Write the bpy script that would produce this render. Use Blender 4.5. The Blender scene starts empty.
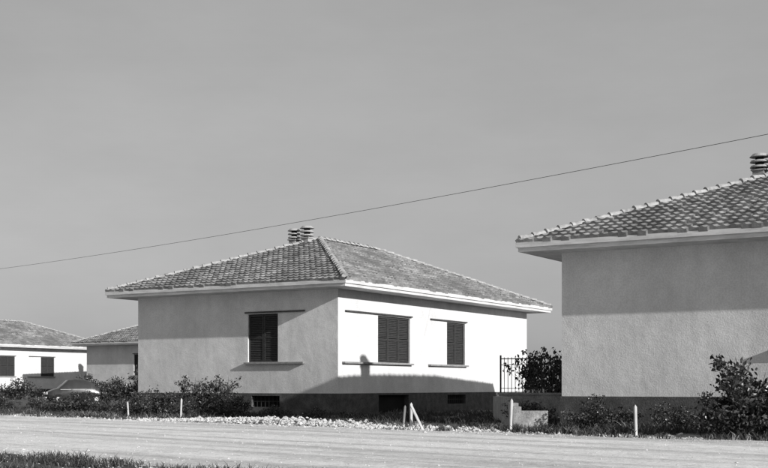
import bpy, math, random
from mathutils import Vector, Matrix, noise
R=random.Random(7)
scene=bpy.context.scene
COL=scene.collection

# ---------------------------------------------------------------- materials
def newmat(name):
    m=bpy.data.materials.new(name); m.use_nodes=True
    nt=m.node_tree; b=nt.nodes['Principled BSDF']
    b.inputs['Roughness'].default_value=0.9
    b.inputs['Specular IOR Level'].default_value=0.15
    return m,nt,b
def noisemat(name,c1,c2,scale=4,detail=6,rough=0.9,bump=0.0,bscale=40,c3=None,s3=0.6,stretch=(1,1,1),bdist=0.02,lo=0.35,hi=0.65,spec=0.15,streak=0,gscale=26,bscale2=0):
    m,nt,b=newmat(name); N=nt.nodes; L=nt.links
    b.inputs['Roughness'].default_value=rough
    b.inputs['Specular IOR Level'].default_value=spec
    tc=N.new('ShaderNodeTexCoord'); mp=N.new('ShaderNodeMapping'); mp.inputs['Scale'].default_value=stretch
    L.new(tc.outputs['Object'],mp.inputs['Vector'])
    n1=N.new('ShaderNodeTexNoise'); n1.inputs['Scale'].default_value=scale; n1.inputs['Detail'].default_value=detail
    n1.inputs['Roughness'].default_value=0.65
    L.new(mp.outputs[0],n1.inputs['Vector'])
    r=N.new('ShaderNodeValToRGB'); e=r.color_ramp.elements
    e[0].position=lo; e[1].position=hi
    e[0].color=(c1,c1,c1,1); e[1].color=(c2,c2,c2,1)
    L.new(n1.outputs['Fac'],r.inputs[0]); out=r.outputs[0]
    if c3 is not None:
        n2=N.new('ShaderNodeTexNoise'); n2.inputs['Scale'].default_value=s3; n2.inputs['Detail'].default_value=5
        L.new(tc.outputs['Object'],n2.inputs['Vector'])
        r2=N.new('ShaderNodeValToRGB'); r2.color_ramp.elements[0].position=0.42; r2.color_ramp.elements[1].position=0.68
        L.new(n2.outputs['Fac'],r2.inputs[0])
        mx=N.new('ShaderNodeMixRGB'); L.new(r2.outputs[0],mx.inputs[0]); L.new(out,mx.inputs[1]); mx.inputs[2].default_value=(c3,c3,c3,1)
        out=mx.outputs[0]
    if streak:
        mp3=N.new('ShaderNodeMapping'); mp3.inputs['Scale'].default_value=(2.2,2.2,0.3); L.new(tc.outputs['Object'],mp3.inputs['Vector'])
        n3=N.new('ShaderNodeTexNoise'); n3.inputs['Scale'].default_value=1.0; n3.inputs['Detail'].default_value=7; L.new(mp3.outputs[0],n3.inputs['Vector'])
        n4=N.new('ShaderNodeTexNoise'); n4.inputs['Scale'].default_value=gscale; n4.inputs['Detail'].default_value=4; L.new(tc.outputs['Object'],n4.inputs['Vector'])
        n5=N.new('ShaderNodeTexNoise'); n5.inputs['Scale'].default_value=3.2; n5.inputs['Detail'].default_value=9; n5.inputs['Roughness'].default_value=.75; L.new(tc.outputs['Object'],n5.inputs['Vector'])
        for nn_,lo_,k in ((n3,.4,1-streak*.6),(n4,.4,1-streak*1.3),(n5,.4,1-streak)):
            r3=N.new('ShaderNodeValToRGB'); r3.color_ramp.elements[0].position=lo_; r3.color_ramp.elements[1].position=.6
            r3.color_ramp.elements[0].color=(k,k,k,1); L.new(nn_.outputs['Fac'],r3.inputs[0])
            m3=N.new('ShaderNodeMixRGB'); m3.blend_type='MULTIPLY'; m3.inputs[0].default_value=1
            L.new(out,m3.inputs[1]); L.new(r3.outputs[0],m3.inputs[2]); out=m3.outputs[0]
    L.new(out,b.inputs['Base Color'])
    if bump:
        nb=N.new('ShaderNodeTexNoise'); nb.inputs['Scale'].default_value=bscale; nb.inputs['Detail'].default_value=6
        L.new(tc.outputs['Object'],nb.inputs['Vector'])
        hgt=nb.outputs['Fac']
        if bscale2:
            nc=N.new('ShaderNodeTexNoise'); nc.inputs['Scale'].default_value=bscale2; nc.inputs['Detail'].default_value=3
            L.new(tc.outputs['Object'],nc.inputs['Vector'])
            ma=N.new('ShaderNodeMath'); ma.operation='MULTIPLY_ADD'; L.new(nc.outputs['Fac'],ma.inputs[0]); ma.inputs[1].default_value=5; L.new(hgt,ma.inputs[2]); hgt=ma.outputs[0]
        bp=N.new('ShaderNodeBump'); bp.inputs['Strength'].default_value=bump; bp.inputs['Distance'].default_value=bdist
        L.new(hgt,bp.inputs['Height']); L.new(bp.outputs[0],b.inputs['Normal'])
    return m

M_wall=noisemat('stucco_render',0.72,0.82,scale=1.3,detail=9,bump=0.6,bscale=28,c3=0.68,s3=0.5,bdist=0.009,streak=.09,bscale2=1.3)
M_plinth=noisemat('plinth_render',0.09,0.15,scale=3,detail=8,bump=0.4,bscale=30,streak=.2)
M_fascia=noisemat('concrete_fascia',0.5,0.7,scale=2,detail=8,bump=0.15,bscale=30,stretch=(1,1,6))
M_tile=noisemat('roof_tile',0.16,0.42,scale=3.2,detail=8,bump=0.3,bscale=30,c3=0.16,s3=0.7)
M_cap=noisemat('ridge_tile',0.24,0.5,scale=6,detail=6)
M_shut=noisemat('shutter_wood',0.03,0.06,scale=8,stretch=(1,1,8),rough=0.7)
M_dark=noisemat('dark_interior',0.012,0.02,scale=3)
M_rail=noisemat('painted_metal',0.05,0.09,scale=6,rough=0.6)
M_sill=noisemat('stone_sill',0.2,0.3,scale=6)
M_chim=noisemat('chimney_concrete',0.3,0.45,scale=5,bump=0.3)
M_iron=noisemat('wrought_iron',0.02,0.04,scale=9,rough=0.6)
M_conc=noisemat('weathered_concrete',0.3,0.5,scale=4,detail=8,bump=0.4,streak=.2)
M_wood=noisemat('whitewashed_wood',0.4,0.65,scale=8,stretch=(1,1,0.2))
M_woodd=noisemat('weathered_wood',0.15,0.28,scale=8,stretch=(1,1,0.2))
M_leafd=noisemat('leaf_dark',0.02,0.045,scale=5,rough=0.75)
M_leafl=noisemat('leaf_light',0.06,0.12,scale=5,rough=0.6)
M_stem=noisemat('stem',0.06,0.1,scale=5)
M_grass=noisemat('grass_blade',0.04,0.08,scale=1.2,rough=0.8)
M_grassdry=noisemat('dry_grass_blade',0.16,0.3,scale=1.2,rough=0.8)
M_flower=noisemat('pale_flower',0.6,0.75,scale=5)
M_stone=noisemat('stone',0.35,0.7,scale=2)
M_car=noisemat('car_paint',0.03,0.05,scale=3,rough=0.2,spec=0.6)
M_glass=noisemat('car_glass',0.03,0.04,scale=3,rough=0.05,spec=0.8)
M_tyre=noisemat('tyre_rubber',0.015,0.025,scale=10)
M_chrome=noisemat('chrome',0.5,0.6,scale=10,rough=0.3,spec=0.8)
M_wire=noisemat('cable',0.02,0.03,scale=1)

# ---------------------------------------------------------------- mesh helper
class MB:
    def __init__(s): s.v=[]; s.f=[]; s.m=[]
    def quad(s,a,b,c,d,m=0):
        i=len(s.v); s.v+= [tuple(a),tuple(b),tuple(c),tuple(d)]; s.f.append((i,i+1,i+2,i+3)); s.m.append(m)
    def tri(s,a,b,c,m=0):
        i=len(s.v); s.v+= [tuple(a),tuple(b),tuple(c)]; s.f.append((i,i+1,i+2)); s.m.append(m)
    def box(s,x0,x1,y0,y1,z0,z1,m=0,M=None):
        p=[(x0,y0,z0),(x1,y0,z0),(x1,y1,z0),(x0,y1,z0),(x0,y0,z1),(x1,y0,z1),(x1,y1,z1),(x0,y1,z1)]
        if M is not None: p=[tuple(M@Vector(q)) for q in p]
        i=len(s.v); s.v+=p
        for f in ((0,3,2,1),(4,5,6,7),(0,1,5,4),(1,2,6,5),(2,3,7,6),(3,0,4,7)):
            s.f.append(tuple(i+k for k in f)); s.m.append(m)
    def tube(s,p,q,r0,r1,n=6,m=0,cap=True):
        p=Vector(p); q=Vector(q); d=(q-p).normalized()
        a=d.orthogonal().normalized(); b=d.cross(a)
        i=len(s.v)
        for c,r in ((p,r0),(q,r1)):
            for k in range(n):
                t=2*math.pi*k/n; s.v.append(tuple(c+a*math.cos(t)*r+b*math.sin(t)*r))
        for k in range(n):
            s.f.append((i+k,i+(k+1)%n,i+n+(k+1)%n,i+n+k)); s.m.append(m)
        if cap:
            s.f.append(tuple(i+k for k in reversed(range(n)))); s.m.append(m)
            s.f.append(tuple(i+n+k for k in range(n))); s.m.append(m)
    def mesh(s,name,mats,smooth=False):
        me=bpy.data.meshes.new(name); me.from_pydata(s.v,[],s.f)
        for mt in mats: me.materials.append(mt)
        me.polygons.foreach_set('material_index',s.m)
        if smooth: me.polygons.foreach_set('use_smooth',[True]*len(s.f))
        me.update(); return me
def obj(name,me,parent=None,loc=(0,0,0),rz=0,scale=(1,1,1)):
    o=bpy.data.objects.new(name,me); COL.objects.link(o)
    o.location=loc; o.rotation_euler=(0,0,rz); o.scale=scale
    if parent: o.parent=parent
    return o

# ---------------------------------------------------------------- house type (local x = long side, y = street front width)
LX,LY=15.2,8.87; O=0.8; Z0=0.75; ZT=4.25; ZE=4.47; ZR=6.71
P1=(5.47,4.435,ZR); P2=(9.73,4.435,ZR)
def wallface(mb,org,u,n,length,z0,z1,ops,depth=0.14,m=0):
    org=Vector(org); u=Vector(u); n=Vector(n); Z=Vector((0,0,1))
    us=sorted(set([0,length]+[a for o in ops for a in o[:2]])); zs=sorted(set([z0,z1]+[a for o in ops for a in o[2:]]))
    P=lambda a,z,d=0: org+u*a+Z*z-n*d
    for i in range(len(us)-1):
        for j in range(len(zs)-1):
            uc=(us[i]+us[i+1])/2; zc=(zs[j]+zs[j+1])/2
            if any(o[0]<uc<o[1] and o[2]<zc<o[3] for o in ops): continue
            mb.quad(P(us[i],zs[j]),P(us[i+1],zs[j]),P(us[i+1],zs[j+1]),P(us[i],zs[j+1]),m)
    for (a,b,c,d) in ops:
        mb.quad(P(a,c),P(b,c),P(b,c,depth),P(a,c,depth),m)
        mb.quad(P(a,d),P(b,d),P(b,d,depth),P(a,d,depth),m)
        mb.quad(P(a,c),P(a,d),P(a,d,depth),P(a,c,depth),m)
        mb.quad(P(b,c),P(b,d),P(b,d,depth),P(b,c,depth),m)
W_left=[(2.47,3.76,1.83,3.5)]
W_right=[(2.56,4.82,1.83,3.48),(7.71,9.24,1.83,3.48)]
W_back=[(1.5,3.0,1.83,3.5),(5.5,7,1.83,3.5)]
W_far=[(3,4.5,1.83,3.5),(9,10.2,0.76,3.3)]
faces={'front':((0,0,0),(0,1,0),(-1,0,0),LY,W_left),
       'side':((0,0,0),(1,0,0),(0,-1,0),LX,W_right),
       'rear':((LX,0,0),(0,1,0),(1,0,0),LY,W_back),
       'far':((0,LY,0),(1,0,0),(0,1,0),LX,W_far)}
B_ops={'front':[(2.38,3.58,0.27,0.66)],'side':[(2.56,4.68,-0.1,0.68),(7.71,9.24,0.3,0.66)],'rear':[],'far':[]}
mbw=MB(); mbp=MB(); mbs=MB(); mbr=MB(); mbd=MB()
pe=0.03
for k,(org,u,n,l,ops) in faces.items():
    wallface(mbw,org,u,n,l,Z0,ZT+0.02,ops)
    o2=Vector(org)-Vector(u)*pe+Vector(n)*pe
    wallface(mbp,o2,u,n,l+2*pe,-0.4,Z0,[(a+pe,b+pe,c,d) for a,b,c,d in B_ops[k]],depth=0.2)
    uu=Vector(u); nn=Vector(n); oo=Vector(org)
    F=Matrix(((uu.x,nn.x,0,oo.x),(uu.y,nn.y,0,oo.y),(0,0,1,0),(0,0,0,1)))  # local (a,outward,z)
    wpts=[oo-uu*pe+nn*pe,oo+uu*(l+pe)+nn*pe,oo+uu*l-nn*.01,oo-nn*.01]
    mbp.quad(*[Vector((q.x,q.y,Z0)) for q in wpts])
    for (a,b,c,d) in B_ops[k]:
        mbd.box(a-0.02,b+0.02,-0.30,-0.165,c-0.02,d+0.02,0,F)
        nb=int((b-a)/0.16)
        if d-c<0.5:
            for q in range(1,nb):
                x=a+(b-a)*q/nb; mbd.box(x-0.01,x+0.01,-0.08,-0.06,c,d,1,F)
            mbd.box(a,b,-0.075,-0.065,(c+d)/2-.012,(c+d)/2+.012,1,F)
    for (a,b,c,d) in ops:
        mbd.box(a-0.02,b+0.02,-0.30,-0.135,c-0.02,d+0.02,0,F)
        nl= 3 if (b-a)>2 else 2
        w=(b-a)/nl
        for q in range(nl):
            x0=a+q*w+0.008; x1=a+(q+1)*w-0.008
            y0,y1=-0.10,-0.055
            mbs.box(x0,x0+0.055,y0,y1,c+0.01,d-0.01,0,F); mbs.box(x1-0.055,x1,y0,y1,c+0.01,d-0.01,0,F)
            for zc in (c+0.01,(c+d)/2-0.02,d-0.08):
                mbs.box(x0+0.055,x1-0.055,y0+.002,y1-.002,zc,zc+0.055,0,F)
            z=c+0.08
            while z<d-0.1:
                if abs(z-(c+d)/2)>0.04:
                    p=lambda x,y,zz: F@Vector((x,y,zz))
                    mbs.quad(p(x0+.055,-0.062,z),p(x1-.055,-0.062,z),p(x1-.055,-0.095,z+0.05),p(x0+.055,-0.095,z+0.05),0)
                z+=0.062
def track(k,a,b,z,proud,h,m,mb):
    org,u,n,l,ops=faces[k]; uu=Vector(u); nn=Vector(n); oo=Vector(org)
    F=Matrix(((uu.x,nn.x,0,oo.x),(uu.y,nn.y,0,oo.y),(0,0,1,0),(0,0,0,1)))
    mb.box(a,b,-0.02,proud,z,z+h,m,F)
track('front',1.34,3.86,3.53,0.07,0.05,0,mbr); track('front',1.34,3.86,1.76,0.13,0.06,1,mbr)
track('side',0.42,4.92,3.51,0.07,0.05,0,mbr); track('side',0.24,4.92,1.76,0.13,0.06,1,mbr)
track('side',6.35,9.34,3.51,0.07,0.05,0,mbr); track('side',6.2,9.34,1.76,0.13,0.06,1,mbr)
for k in('rear','far'):
    for (a,b,c,d) in faces[k][4]: track(k,a-0.1,b+0.1,c-0.06,0.13,0.055,1,mbr)
me_w=mbw.mesh('walls',[M_wall]); me_p=mbp.mesh('plinth',[M_plinth]); me_s=mbs.mesh('shutters',[M_shut])
me_r=mbr.mesh('rails',[M_rail,M_sill]); me_d=mbd.mesh('openings',[M_dark,M_iron])
mbe=MB(); mbe.box(-O,LX+O,-O,LY+O,ZT,ZE-0.05,0)
for (x0,x1,y0,y1) in ((-O-.05,LX+O+.05,-O-.05,-O-.002),(-O-.05,LX+O+.05,LY+O+.002,LY+O+.05),(-O-.05,-O-.002,-O-.002,LY+O+.002),(LX+O+.002,LX+O+.05,-O-.002,LY+O+.002)):
    mbe.box(x0,x1,y0,y1,ZE-0.12,ZE-0.0,0)
me_e=mbe.mesh('eaves_slab',[M_fascia])
def facet(mb,A,B,TA,TB,per=0.235,course=0.36,seg=6,rr=None):
    A,B,TA,TB=map(Vector,(A,B,TA,TB)); u=(B-A).normalized()
    mid=(TA+TB)/2; foot=A+u*((mid-A).dot(u)); L=(mid-foot).length; up=(mid-foot).normalized()
    n=u.cross(up).normalized()
    if n.z<0:n=-n
    nc=max(1,round(L/course)); du=per/seg
    W=(B-A).length
    def rng(v):
        return (A.lerp(TA,v)-A).dot(u),(B.lerp(TB,v)-A).dot(u)
    for k in range(nc):
        v0=k/nc; v1=min(1,(k+1.12)/nc)
        l0,h0=rng(v0); l1,h1=rng(min(1,v1))
        nn=int(W/du)+1; prev=None
        tj=[(rr.uniform(-.016,.016),rr.uniform(-.006,.012),rr.random()<.22) for _ in range(nn//seg+3)]
        for i in range(nn+1):
            s=i*du; ti=i//seg
            ph=2*math.pi*(s/per)
            w=0.03*max(-0.4,math.sin(ph))
            ju,jn,dk=tj[ti]
            s0=min(max(s,l0),h0); s1=min(max(s,l1),h1)
            if s<l0-du and s<l1-du: continue
            if s>h0+du and s>h1+du: break
            p0=A+u*s0+up*(v0*L-0.02+ju)+n*(0.085+w+jn)
            p1=A+u*s1+up*(v1*L)+n*(0.02+w*0.8)
            pb=A+u*s0+up*(v0*L-0.02+ju)+n*(-0.02)
            if prev and (s1>prev[3]+1e-6 or s0>prev[4]+1e-6):
                mb.quad(prev[0],p0,p1,prev[1],1 if dk else 0); mb.quad(prev[2],pb,p0,prev[0],0)
            prev=(p0,p1,pb,s1,s0)
def caps(mb,A,B,rr,r=0.095,ln=0.36):
    A=Vector(A);B=Vector(B); d=(B-A); n=round(d.length/ln); d.normalize(); side=d.cross(Vector((0,0,1))).normalized(); up=side.cross(d).normalized()
    st=(B-A).length/n
    for k in range(n):
        a=A+d*(k*st-0.03); b=A+d*((k+1)*st+0.02); ra=r*rr.uniform(1.0,1.16); rb=r*0.82
        oa=up*rr.uniform(0.015,0.035)+side*rr.uniform(-.012,.012); ob=up*0.0; prev=None
        for i in range(9):
            t=math.pi*(i/8)
            p=a+oa+side*math.cos(t)*ra+up*(math.sin(t)*ra); q=b+ob+side*math.cos(t)*rb+up*(math.sin(t)*rb)
            if prev: mb.quad(prev[0],p,q,prev[1],0); mb.tri(a+oa-up*0.05,prev[0],p,0)
            prev=(p,q)
rr=random.Random(3)
e0=(-O-.03,-O-.03,ZE); e1=(LX+O+.03,-O-.03,ZE); e2=(LX+O+.03,LY+O+.03,ZE); e3=(-O-.03,LY+O+.03,ZE)
M_tile2=noisemat('roof_tile_weathered',0.1,0.22,scale=4,detail=6,bump=0.3,bscale=30)
mbt=MB()
facet(mbt,e0,e1,P1,P2,rr=rr); facet(mbt,e2,e3,P2,P1,rr=rr); facet(mbt,e3,e0,P1,P1,rr=rr); facet(mbt,e1,e2,P2,P2,rr=rr)
me_t=mbt.mesh('roof_tiles',[M_tile,M_tile2])
mbc=MB()
for a,b in ((e0,P1),(e1,P2),(e2,P2),(e3,P1),(P1,P2)):
    dz=Vector((0,0,0.045)); d=(Vector(b)-Vector(a)).normalized()
    caps(mbc,Vector(a)+dz+(d*.12 if a!=P1 else d*0),Vector(b)+dz,rr)
me_c=mbc.mesh('hip_and_ridge_tiles',[M_cap])
def chimney_mesh():
    mb=MB()
    mb.box(-.15,.15,-.15,.15,-0.3,0.2,0)
    mb.box(-.19,.19,-.19,.19,0.2,0.235,0)
    n=20
    def disc(z0,z1,r0,r1,m=0):
        i=len(mb.v)
        for z,r in((z0,r0),(z1,r1)):
            for k in range(n):
                t=2*math.pi*k/n; mb.v.append((math.cos(t)*r,math.sin(t)*r,z))
        for k in range(n): mb.f.append((i+k,i+(k+1)%n,i+n+(k+1)%n,i+n+k)); mb.m.append(m)
        mb.f.append(tuple(i+k for k in reversed(range(n)))); mb.m.append(m)
        mb.f.append(tuple(i+n+k for k in range(n))); mb.m.append(m)
    disc(0.236,0.60,0.11,0.11,1)
    for z in (0.29,0.43): disc(z,z+0.05,0.25,0.22)
    disc(0.57,0.655,0.26,0.17)
    return mb.mesh('chimney',[M_chim,M_dark])
me_ch=chimney_mesh()
RZ=math.atan2(0.857,0.516)
def house(loc):
    e=bpy.data.objects.new('hip_roofed_bungalow',None); COL.objects.link(e); e.location=loc; e.rotation_euler=(0,0,RZ)
    for nm,me in (('walls',me_w),('plinth',me_p),('shutters',me_s),('rails_and_sills',me_r),('openings',me_d),('eaves_slab',me_e),('roof_tiles',me_t),('hip_and_ridge_tiles',me_c)):
        obj(nm,me,e)
    obj('chimney_1',me_ch,e,(5.0,5.33,6.50)); obj('chimney_2',me_ch,e,(5.05,4.75,6.54),scale=(1.1,1.1,1.05))
    return e
house((-1.533,40,0)); house((11.95,24.8,0)); house((25.4,9.6,0))
house((-16.5,92.7,0)); house((-33.6,97,0)); house((-50,125,0))

# ---------------------------------------------------------------- ground & road
def ground():
    mb=MB(); S=2500
    cs=sorted(set([-S,-1200,-600,-300,-160]+[ -100+i*4 for i in range(51)]+[160,300,600,1200,S]))
    for j,y in enumerate(cs):
        for i,x in enumerate(cs):
            mb.v.append((x,y+60,0.0))
    k=len(cs)
    for j in range(k-1):
        for i in range(k-1):
            mb.f.append((j*k+i,j*k+i+1,(j+1)*k+i+1,(j+1)*k+i)); mb.m.append(0)
    m=noisemat('ground_soil_and_turf',0.06,0.17,scale=1.1,detail=10,bump=0.8,bscale=9,c3=0.09,s3=0.25,bdist=0.06)
    obj('ground',mb.mesh('ground',[m]))
ground()
def roadmat():
    m,nt,b=newmat('dusty_gravel'); N=nt.nodes; L=nt.links
    tc=N.new('ShaderNodeTexCoord')
    mp=N.new('ShaderNodeMapping'); mp.inputs['Scale'].default_value=(0.05,0.9,1); L.new(tc.outputs['Object'],mp.inputs[0])
    n1=N.new('ShaderNodeTexNoise'); n1.inputs['Scale'].default_value=1.0; n1.inputs['Detail'].default_value=7; n1.inputs['Distortion'].default_value=.5; L.new(mp.outputs[0],n1.inputs[0])
    r1=N.new('ShaderNodeValToRGB'); r1.color_ramp.elements[0].position=.38; r1.color_ramp.elements[1].position=.54
    r1.color_ramp.elements[0].color=(.62,.62,.62,1); r1.color_ramp.elements[1].color=(.92,.92,.92,1)
    L.new(n1.outputs['Fac'],r1.inputs[0])
    out=r1.outputs[0]; ns=[]
    for sc,lo,hi,k in ((4,.4,.5,.82),(30,.42,.5,.72),(.5,.4,.52,.88),(90,.42,.48,.8)):
        n2=N.new('ShaderNodeTexNoise'); n2.inputs['Scale'].default_value=sc; n2.inputs['Detail'].default_value=8; n2.inputs['Roughness'].default_value=.75; L.new(tc.outputs['Object'],n2.inputs[0])
        r2=N.new('ShaderNodeValToRGB'); r2.color_ramp.elements[0].position=lo; r2.color_ramp.elements[1].position=hi
        r2.color_ramp.elements[0].color=(k,k,k,1)
        L.new(n2.outputs['Fac'],r2.inputs[0])
        mx=N.new('ShaderNodeMixRGB'); mx.blend_type='MULTIPLY'; mx.inputs[0].default_value=1; L.new(out,mx.inputs[1]); L.new(r2.outputs[0],mx.inputs[2]); out=mx.outputs[0]; ns.append(n2)
    L.new(out,b.inputs['Base Color'])
    ad=N.new('ShaderNodeMath'); ad.operation='MULTIPLY_ADD'; L.new(n1.outputs['Fac'],ad.inputs[0]); ad.inputs[1].default_value=1.6; L.new(ns[0].outputs['Fac'],ad.inputs[2])
    bp=N.new('ShaderNodeBump'); bp.inputs['Strength'].default_value=.7; bp.inputs['Distance'].default_value=.045
    L.new(ad.outputs[0],bp.inputs['Height']); L.new(bp.outputs[0],b.inputs['Normal'])
    return m
RR=math.radians(-45)
def strip(name,n0,n1,z,mat,amp0,amp1,t0=-400,t1=250,seed=0):
    mb=MB(); prev=None; t=t0
    while t<=t1:
        a=n0+amp0*noise.fractal(Vector((t*.35,seed,0)),1,2,4); b=n1+amp1*noise.fractal(Vector((t*.35,seed+9,0)),1,2,4)
        c=[(t,a+(b-a)*q/6,z) for q in range(7)]
        if prev:
            for q in range(6): mb.quad(prev[q],c[q],c[q+1],prev[q+1])
        prev=c; t+=0.25 if -70<t<30 else 4
    return obj(name,mb.mesh(name,[mat]),rz=RR)
strip('gravel_road',8.45,19.7,0.008,roadmat(),0.5,0.9)
strip('verge',19.0,22.0,0.004,noisemat('verge_soil',0.16,0.5,scale=2.2,detail=10,bump=.8,bscale=12,c3=.1,s3=.35,bdist=.05),0.3,0.7,seed=4)

def TN(t,n,z=0): # road frame -> world
    c=math.sqrt(.5); return Vector((c*t+c*n,-c*t+c*n,z))

# ---------------------------------------------------------------- grass tufts
def tufts(name,count,tr,nr,h0,h1,dens,dry=0.2,seed=1,w=0.012):
    r=random.Random(seed); mb=MB(); c=0; tries=0
    while c<count and tries<count*14:
        tries+=1
        t=r.uniform(*tr); n=r.uniform(*nr)
        d=noise.noise(Vector((t*.45,n*.9,seed)))*.5+.5
        if r.random()>dens(t,n)*max(0,min(1,(d-.42)*5)): continue
        c+=1; hh=r.uniform(h0,h1)*(0.3+d*1.3); mi=1 if r.random()<dry else 0
        for k in range(6):
            a=r.uniform(0,6.28); x=t+r.gauss(0,.06); y=n+r.gauss(0,.06); ln=hh*r.uniform(.4,1.1); le=ln*r.uniform(.3,1.1)
            dx,dy=math.cos(a),math.sin(a)
            b=r.uniform(0,6.28); wx,wy=math.cos(b)*w,math.sin(b)*w
            mx,my,mz=x+dx*le*.35,y+dy*le*.35,ln*.6
            mb.quad((x-wx,y-wy,-.01),(x+wx,y+wy,-.01),(mx+wx*.8,my+wy*.8,mz),(mx-wx*.8,my-wy*.8,mz),mi)
            mb.tri((mx-wx*.8,my-wy*.8,mz),(mx+wx*.8,my+wy*.8,mz),(x+dx*le,y+dy*le,ln),mi)
    return obj(name,mb.mesh(name,[M_grass,M_grassdry]),rz=RR)
def dverge(t,n):
    base=1.0
    if -30<t<-18: base=.12      # bare rubble stretch before the house
    if n<20.2: base*=.35
    return base
tufts('verge_grass',9000,(-60,4),(19.5,24.5),.05,.2,dverge,dry=.12,seed=2)
tufts('yard_grass',6000,(-45,0),(24.5,33),.06,.2,lambda t,n:1,dry=.12,seed=5,w=.016)
tufts('roadside_grass',7500,(-24,-5),(5.6,8.7),.03,.13,lambda t,n:1.0 if n<8.0 else .3,dry=.15,seed=8,w=.007)
# ---------------------------------------------------------------- stones
def stones(name,count,f,smin,smax,seed):
    r=random.Random(seed); mb=MB()
    for _ in range(count):
        t,n,z=f(r); s=r.uniform(smin,smax)*(1.6 if r.random()<.05 else 1)
        i=len(mb.v); a0=r.uniform(0,6.28)
        for k in range(5):
            a=a0+k*1.257; q=s*r.uniform(.7,1.2); mb.v.append((t+math.cos(a)*q,n+math.sin(a)*q,z+s*r.uniform(-.1,.25)))
        mb.v.append((t+r.gauss(0,.2)*s,n+r.gauss(0,.2)*s,z+s*r.uniform(.6,1.0)))
        for k in range(5): mb.f.append((i+k,i+(k+1)%5,i+5)); mb.m.append(0)
    return obj(name,mb.mesh(name,[M_stone]),rz=RR)
stones('rubble_heap',2600,lambda r:(lambda t:(t,20.5+r.gauss(0,.6),0.0+max(0,.14*math.exp(-((t+25)/3.0)**2)*r.random())))(r.gauss(-25,4.5)),.02,.07,3)
stones('loose_gravel',16000,lambda r:((lambda t:(t,r.choice([r.gauss(19.6,.5),r.gauss(8.6,.5),r.gauss(20.2,.8),r.uniform(8.5,19.5)]),.004))(r.uniform(-48,2))),.006,.022,4)

# ---------------------------------------------------------------- shrubs
def shrub_mesh(seed,w,h,nl,leaf=.07,flowers=0,sparse=False):
    r=random.Random(seed); mb=MB(); tips=[]
    for k in range(9 if not sparse else 7):
        a=r.uniform(0,6.28); rad=w*.5*math.sqrt(r.random()); top=Vector((math.cos(a)*rad,math.sin(a)*rad,h*r.uniform(.5,1.1)*(1-.35*(rad/(w*.5))**2)))
        b=Vector((math.cos(a)*rad*.2,math.sin(a)*rad*.2,-.03)); m=b.lerp(top,.5)+Vector((r.gauss(0,.06),r.gauss(0,.06),0))
        mb.tube(b,m,.016,.011,5,2,False); mb.tube(m,top,.011,.004,5,2,False)
        tips+= [(m.lerp(top,r.uniform(.1,1)),r.uniform(.07,.17)*w) for _ in range(3)]
        for _ in range(3):
            q=m.lerp(top,r.uniform(0,.8)); e=q+Vector((r.gauss(0,.17)*w,r.gauss(0,.17)*w,r.uniform(.0,.28)*h))
            mb.tube(q,e,.007,.003,4,2,False); tips.append((e,r.uniform(.05,.12)*w))
    if not sparse:
        for _ in range(7):
            a=r.uniform(0,6.28); tips.append((Vector((math.cos(a)*w*.35,math.sin(a)*w*.35,h*r.uniform(.12,.3))),.2*w))
    for i in range(nl):
        c,s=r.choice(tips)
        p=c+Vector((r.gauss(0,.6),r.gauss(0,.6),r.gauss(0,.5)))*s
        if p.z<.02: p.z=r.uniform(.02,.2)
        q=leaf*r.uniform(.6,1.3)
        n=Vector((r.gauss(0,1),r.gauss(0,1),r.gauss(.5,.8))).normalized(); a=n.orthogonal().normalized(); th=r.uniform(0,6.28)
        b=n.cross(a); a,b=a*math.cos(th)+b*math.sin(th),-a*math.sin(th)+b*math.cos(th)
        mi=1 if r.random()<.38 else 0
        if r.random()<flowers: mi=3; q*=.8
        mb.quad(p-a*q*.6,p-b*q*.32+n*q*.06,p+a*q*.6,p+b*q*.32+n*q*.06,mi)
    return mb.mesh('shrub',[M_leafd,M_leafl,M_stem,M_flower])
SH=[shrub_mesh(11,1.5,1.1,1900,.08,.03),shrub_mesh(12,1.6,.85,1900,.075,.02),shrub_mesh(13,1.2,1.35,1500,.08,.04),shrub_mesh(14,1.7,.6,2000,.07,.01),shrub_mesh(15,1.1,1.3,600,.075,.05,True),shrub_mesh(16,1.5,1.25,3200,.085,.0)]
def shrub(x,y,i,s=1,sz=1,nm='garden_shrub'):
    obj(nm,SH[i],loc=(x,y,0),rz=R.uniform(0,6.28),scale=(s,s,s*sz))
t=-66
while t<-29.6:
    n=23.0+R.uniform(-.8,.8)
    p=TN(t,n); i=R.choice([0,1,3,3,1,4,0,4]); k=R.uniform(.55,.9)
    if t<-33.5 and i in(2,4): k*=.8
    shrub(p.x,p.y,i,k*1.1,k/.9)
    t+=R.uniform(.6,1.1)
for (t,n,i,s) in ((-32.2,23.6,2,.9),(-31.2,23.8,4,1.0),(-33.3,24,4,1.0),(-30.2,23.3,0,.75),(-29.6,23.2,1,.7),(-35.2,23.5,1,.9),(-28.5,23.8,3,.5),(-27.0,24.0,3,.45)):
    p=TN(t,n); shrub(p.x,p.y,i,s)
for (x,y,i,s,z) in ((4.7,27.6,3,.8,.9),(5.4,27.2,1,.7,.8),(6.5,26.4,3,.75,.9),(5.0,28.2,4,.6,1),(6.2,26.9,4,.6,.8),
    (6.75,23.5,0,.85,1.1),(7.1,23.4,0,1.1,1.15),(7.9,22.9,5,1.0,.9),(7.7,24.0,5,1.0,1.05),(7.35,23.8,5,1.0,1.0),(8.6,23.4,5,1.2,1.0),(7.35,22.6,3,.8,1),
    (4.0,31.5,3,.7,1),(3.3,30.6,4,.6,.8),(5.4,38.0,2,1.2,1.3),(6.2,38.0,4,1.4,1.2),(4.6,37.6,4,1.3,1.2),(5.0,37.4,4,1.2,1.35)):
    shrub(x,y,i,s,z)
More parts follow.
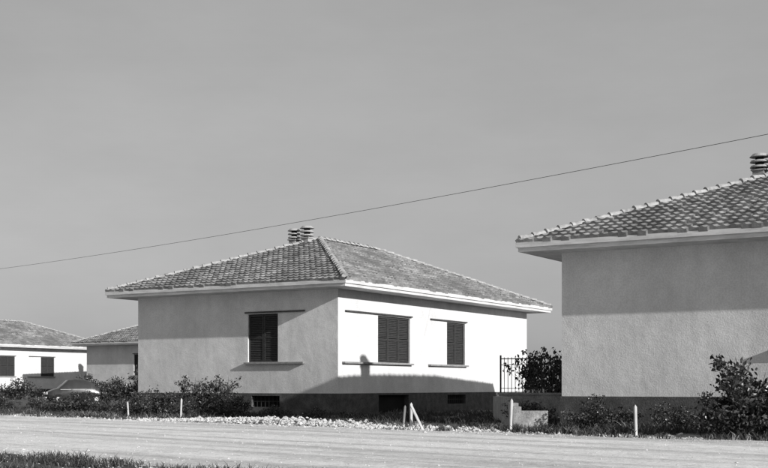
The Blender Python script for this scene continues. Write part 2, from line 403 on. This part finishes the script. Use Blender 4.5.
for (x,y,i,s) in ((-19,86,3,2),(-21.5,86,2,1.5),(-17,85,1,2.2),(-27,88,3,1.9),(-31,90,1,1.5),(-16.5,66,0,1.1),(-14.2,62,2,1.0)):
    shrub(x,y,i,s)
def hedge():
    r=random.Random(5); mb=MB()
    for _ in range(16000):
        x=r.uniform(-260,260); hh=2.5+2.5*(noise.noise(Vector((x*.06,1,0)))+.6)+1.2*noise.noise(Vector((x*.4,3,0)))
        z=r.uniform(0,1)**.8*hh; p=Vector((x,300+r.uniform(-3,3),z)); q=r.uniform(.3,.8)
        n=Vector((r.gauss(0,1),r.gauss(0,1),r.gauss(0,1))).normalized(); a=n.orthogonal().normalized(); b=n.cross(a)
        mb.quad(p-a*q,p-b*q*.7,p+a*q,p+b*q*.7,0 if r.random()<.6 else 1)
    obj('distant_trees',mb.mesh('distant_trees',[M_leafd,M_leafl]))
hedge()

# ---------------------------------------------------------------- iron railing on low wall
mb=MB(); k=4.0
e=bpy.data.objects.new('iron_railing_fence',None); COL.objects.link(e); e.location=(3.5,36,0); e.rotation_euler=(0,0,math.atan2(-.516,.857))
mw=MB(); mw.box(0,k,-.12,.12,-.1,.74); mw.box(-.03,k,-.15,.15,.74,.80)
obj('low_wall',mw.mesh('low_wall',[M_conc]),e)
mb.box(0,k,-.012,.012,1.80,1.83); mb.box(0,k,-.01,.01,.92,.94); mb.box(0,k,-.01,.01,1.62,1.64)
x=0.0
while x<k:
    mb.box(x-.008,x+.008,-.008,.008,.80,1.86); x+=.12
for x in (0,1.33,2.66,3.95): mb.box(x-.02,x+.02,-.02,.02,.80,1.92)
obj('railing',mb.mesh('railing',[M_iron]),e)
mw=MB(); mw.box(0,.2,0,.75,-.1,.50); mw.box(0,.2,.752,2.2,-.1,.58); mw.box(0,.2,2.202,6.6,-.1,.70)
mw.box(.202,.85,.05,.25,-.1,.40)
obj('low_boundary_wall',mw.mesh('low_boundary_wall',[M_conc]),loc=(3.12,29.0,0),rz=math.radians(-1))

# ---------------------------------------------------------------- stakes
def stake(x,y,h,lean=(0,0),mat=M_wood,r=.024,nm='wooden_stake'):
    m=MB(); m.box(-r,r,-r,r,-.1,h-.04); i=len(m.v)
    m.v+=[(-r,-r,h-.04),(r,-r,h-.04),(r,r,h-.04),(-r,r,h-.04),(0,0,h+.01)]
    for q in range(4): m.f.append((i+q,i+(q+1)%4,i+4)); m.m.append(0)
    o=obj(nm,m.mesh('stake',[mat]),loc=(x,y,0)); o.rotation_euler=(lean[0],lean[1],.4)
stake(2.74,26,.72,(0.02,.03)); stake(5.04,24,.62,(0,-.03)); stake(.62,27.3,.62,mat=M_wood); stake(.88,27.2,.68,(0.05,-.5))
stake(-6.2,36.6,.62,(0,.04)); stake(-8.2,38.5,.5,(0,-.06)); stake(.5,31,.5,(0,.1),M_woodd)

# ---------------------------------------------------------------- small rounded saloon car
def car(loc,rz):
    e=bpy.data.objects.new('parked_car',None); COL.objects.link(e); e.location=loc; e.rotation_euler=(0,0,rz)
    st=[(-1.65,.42,.50,.55,.40,.25),(-1.58,.30,.62,.70,.58,.42),(-1.40,.24,.72,.84,.66,.50),(-1.1,.22,.80,1.02,.69,.52),(-.75,.22,.84,1.27,.70,.50),(-.35,.22,.85,1.38,.70,.50),(.1,.22,.85,1.40,.70,.50),
        (.42,.22,.85,1.34,.70,.49),(.75,.22,.84,1.04,.69,.52),(.95,.22,.82,.88,.68,.50),(1.25,.23,.74,.80,.65,.46),(1.48,.28,.64,.70,.58,.38),(1.62,.38,.52,.56,.42,.25)]
    mb=MB(); rings=[]
    for (x,zl,zb,zt,wb,wt) in st:
        half=[(0,zl),(wb*.85,zl),(wb*.98,zl+.12),(wb,(zl+zb)/2),(wb*.97,zb),(wt+(wb-wt)*.35,zb+(zt-zb)*.5),(wt,zb+(zt-zb)*.86),(wt*.6,zt-.01),(0,zt)]
        ring=half+[(-a,b) for a,b in half[-2:0:-1]]
        i=len(mb.v); mb.v+=[(x,a,b) for a,b in ring]; rings.append((i,len(ring)))
    for a in range(len(rings)-1):
        i,n=rings[a]; j,_=rings[a+1]
        for q in range(n):
            mi=0
            if q in (4,5,10,11) and st[a+1][3]>1.2 and st[a][3]>1.2: mi=1
            if a==7 and q in (5,6,7,8,9,10): mi=1
            if a==3 and q in (6,7,8,9): mi=1
            mb.f.append((i+q,i+(q+1)%n,j+(q+1)%n,j+q)); mb.m.append(mi)
    mb.f.append(tuple(range(rings[0][0]+rings[0][1]-1,rings[0][0]-1,-1))); mb.m.append(0)
    mb.f.append(tuple(range(rings[-1][0],rings[-1][0]+rings[-1][1]))); mb.m.append(0)
    obj('body',mb.mesh('body',[M_car,M_glass],True),e)
    w=MB(); c=MB()
    for x in (-1.05,1.02):
        for s in (-1,1):
            w.tube((x,s*.52,.28),(x,s*.71,.28),.28,.28,18); c.tube((x,s*.71,.28),(x,s*.73,.28),.13,.10,14)
    for x in (-1.66,1.64): c.box(x-.03,x+.03,-.6,.6,.34,.41)
    for s in(-1,1): c.tube((1.55,s*.43,.60),(1.61,s*.43,.60),.085,.07,14)
    for s in(-1,1): c.box(-1.0,.9,s*.705-.008,s*.705+.008,.80,.82)
    obj('wheels',w.mesh('wheels',[M_tyre]),e); obj('trim',c.mesh('trim',[M_chrome]),e)
car((-17.0,66,0),math.radians(205))

# ---------------------------------------------------------------- overhead cable with its poles
A=Vector((-34.5,91.1,9.25)); B=Vector((20.1,26.6,8.9))
curve=bpy.data.curves.new('power_line','CURVE'); curve.dimensions='3D'; sp=curve.splines.new('POLY'); sp.points.add(60)
for i in range(61):
    t=i/60; p=A.lerp(B,t); p.z-=4*0.55*t*(1-t); sp.points[i].co=(*p,1)
curve.bevel_depth=.009; curve.bevel_resolution=1; curve.materials.append(M_wire)
obj('power_line',curve)
for q in (A,B):
    m=MB(); m.tube((0,0,-.3),(0,0,9.5),.13,.09,12); m.box(-.6,.6,-.05,.05,q.z-.14,q.z-.04); m.tube((0,0,q.z-.04),(0,0,q.z),.03,.03,8)
    obj('utility_pole',m.mesh('utility_pole',[M_woodd]),loc=(q.x,q.y,0),rz=.7)

# ---------------------------------------------------------------- light
sL,sR,sZ=.19,1.0,.365
S=Vector((sL*-.516+sR*.857, sL*-.857+sR*-.516, sZ)).normalized()
elev=math.asin(S.z); az=math.atan2(S.x,S.y)
sun=bpy.data.lights.new('sun','SUN'); sun.energy=5; sun.angle=math.radians(.5); sun.color=(1,.99,.98)
so=bpy.data.objects.new('sun',sun); COL.objects.link(so); so.rotation_euler=S.to_track_quat('Z','Y').to_euler(); so.location=(20,-20,30)
w=bpy.data.worlds.new('World'); scene.world=w; w.use_nodes=True; nt=w.node_tree
bg=nt.nodes['Background']; sky=nt.nodes.new('ShaderNodeTexSky'); sky.sky_type='NISHITA'; sky.sun_disc=False
sky.sun_elevation=elev; sky.sun_rotation=az; sky.dust_density=2.0
bw=nt.nodes.new('ShaderNodeRGBToBW'); nt.links.new(sky.outputs[0],bw.inputs[0])
pw=nt.nodes.new('ShaderNodeMath'); pw.operation='POWER'; nt.links.new(bw.outputs[0],pw.inputs[0]); pw.inputs[1].default_value=.35
ml=nt.nodes.new('ShaderNodeMath'); ml.operation='MULTIPLY'; nt.links.new(pw.outputs[0],ml.inputs[0]); ml.inputs[1].default_value=2.05
tc=nt.nodes.new('ShaderNodeTexCoord'); mp=nt.nodes.new('ShaderNodeMapping'); mp.inputs['Scale'].default_value=(1,1,3.0); nt.links.new(tc.outputs['Generated'],mp.inputs[0])
nz=nt.nodes.new('ShaderNodeTexNoise'); nz.inputs['Scale'].default_value=2.2; nz.inputs['Detail'].default_value=15; nz.inputs['Roughness'].default_value=.62; nt.links.new(mp.outputs[0],nz.inputs[0])
mr=nt.nodes.new('ShaderNodeMapRange'); mr.inputs[1].default_value=.3; mr.inputs[2].default_value=.7; mr.inputs[3].default_value=.9; mr.inputs[4].default_value=1.08; nt.links.new(nz.outputs['Fac'],mr.inputs[0])
m2=nt.nodes.new('ShaderNodeMath'); m2.operation='MULTIPLY'; nt.links.new(ml.outputs[0],m2.inputs[0]); nt.links.new(mr.outputs[0],m2.inputs[1])
nt.links.new(m2.outputs[0],bg.inputs['Color'])
bg.inputs['Strength'].default_value=.135

cam=bpy.data.cameras.new('camera'); co=bpy.data.objects.new('camera',cam); COL.objects.link(co)
co.location=(0,0,1.0); co.rotation_euler=(math.pi/2,0,0); cam.sensor_width=36; cam.lens=56.25; cam.shift_y=152/768; cam.clip_end=6000; cam.clip_start=.1
scene.camera=co
scene.view_settings.view_transform='Standard'; scene.view_settings.look='None'; scene.view_settings.exposure=0
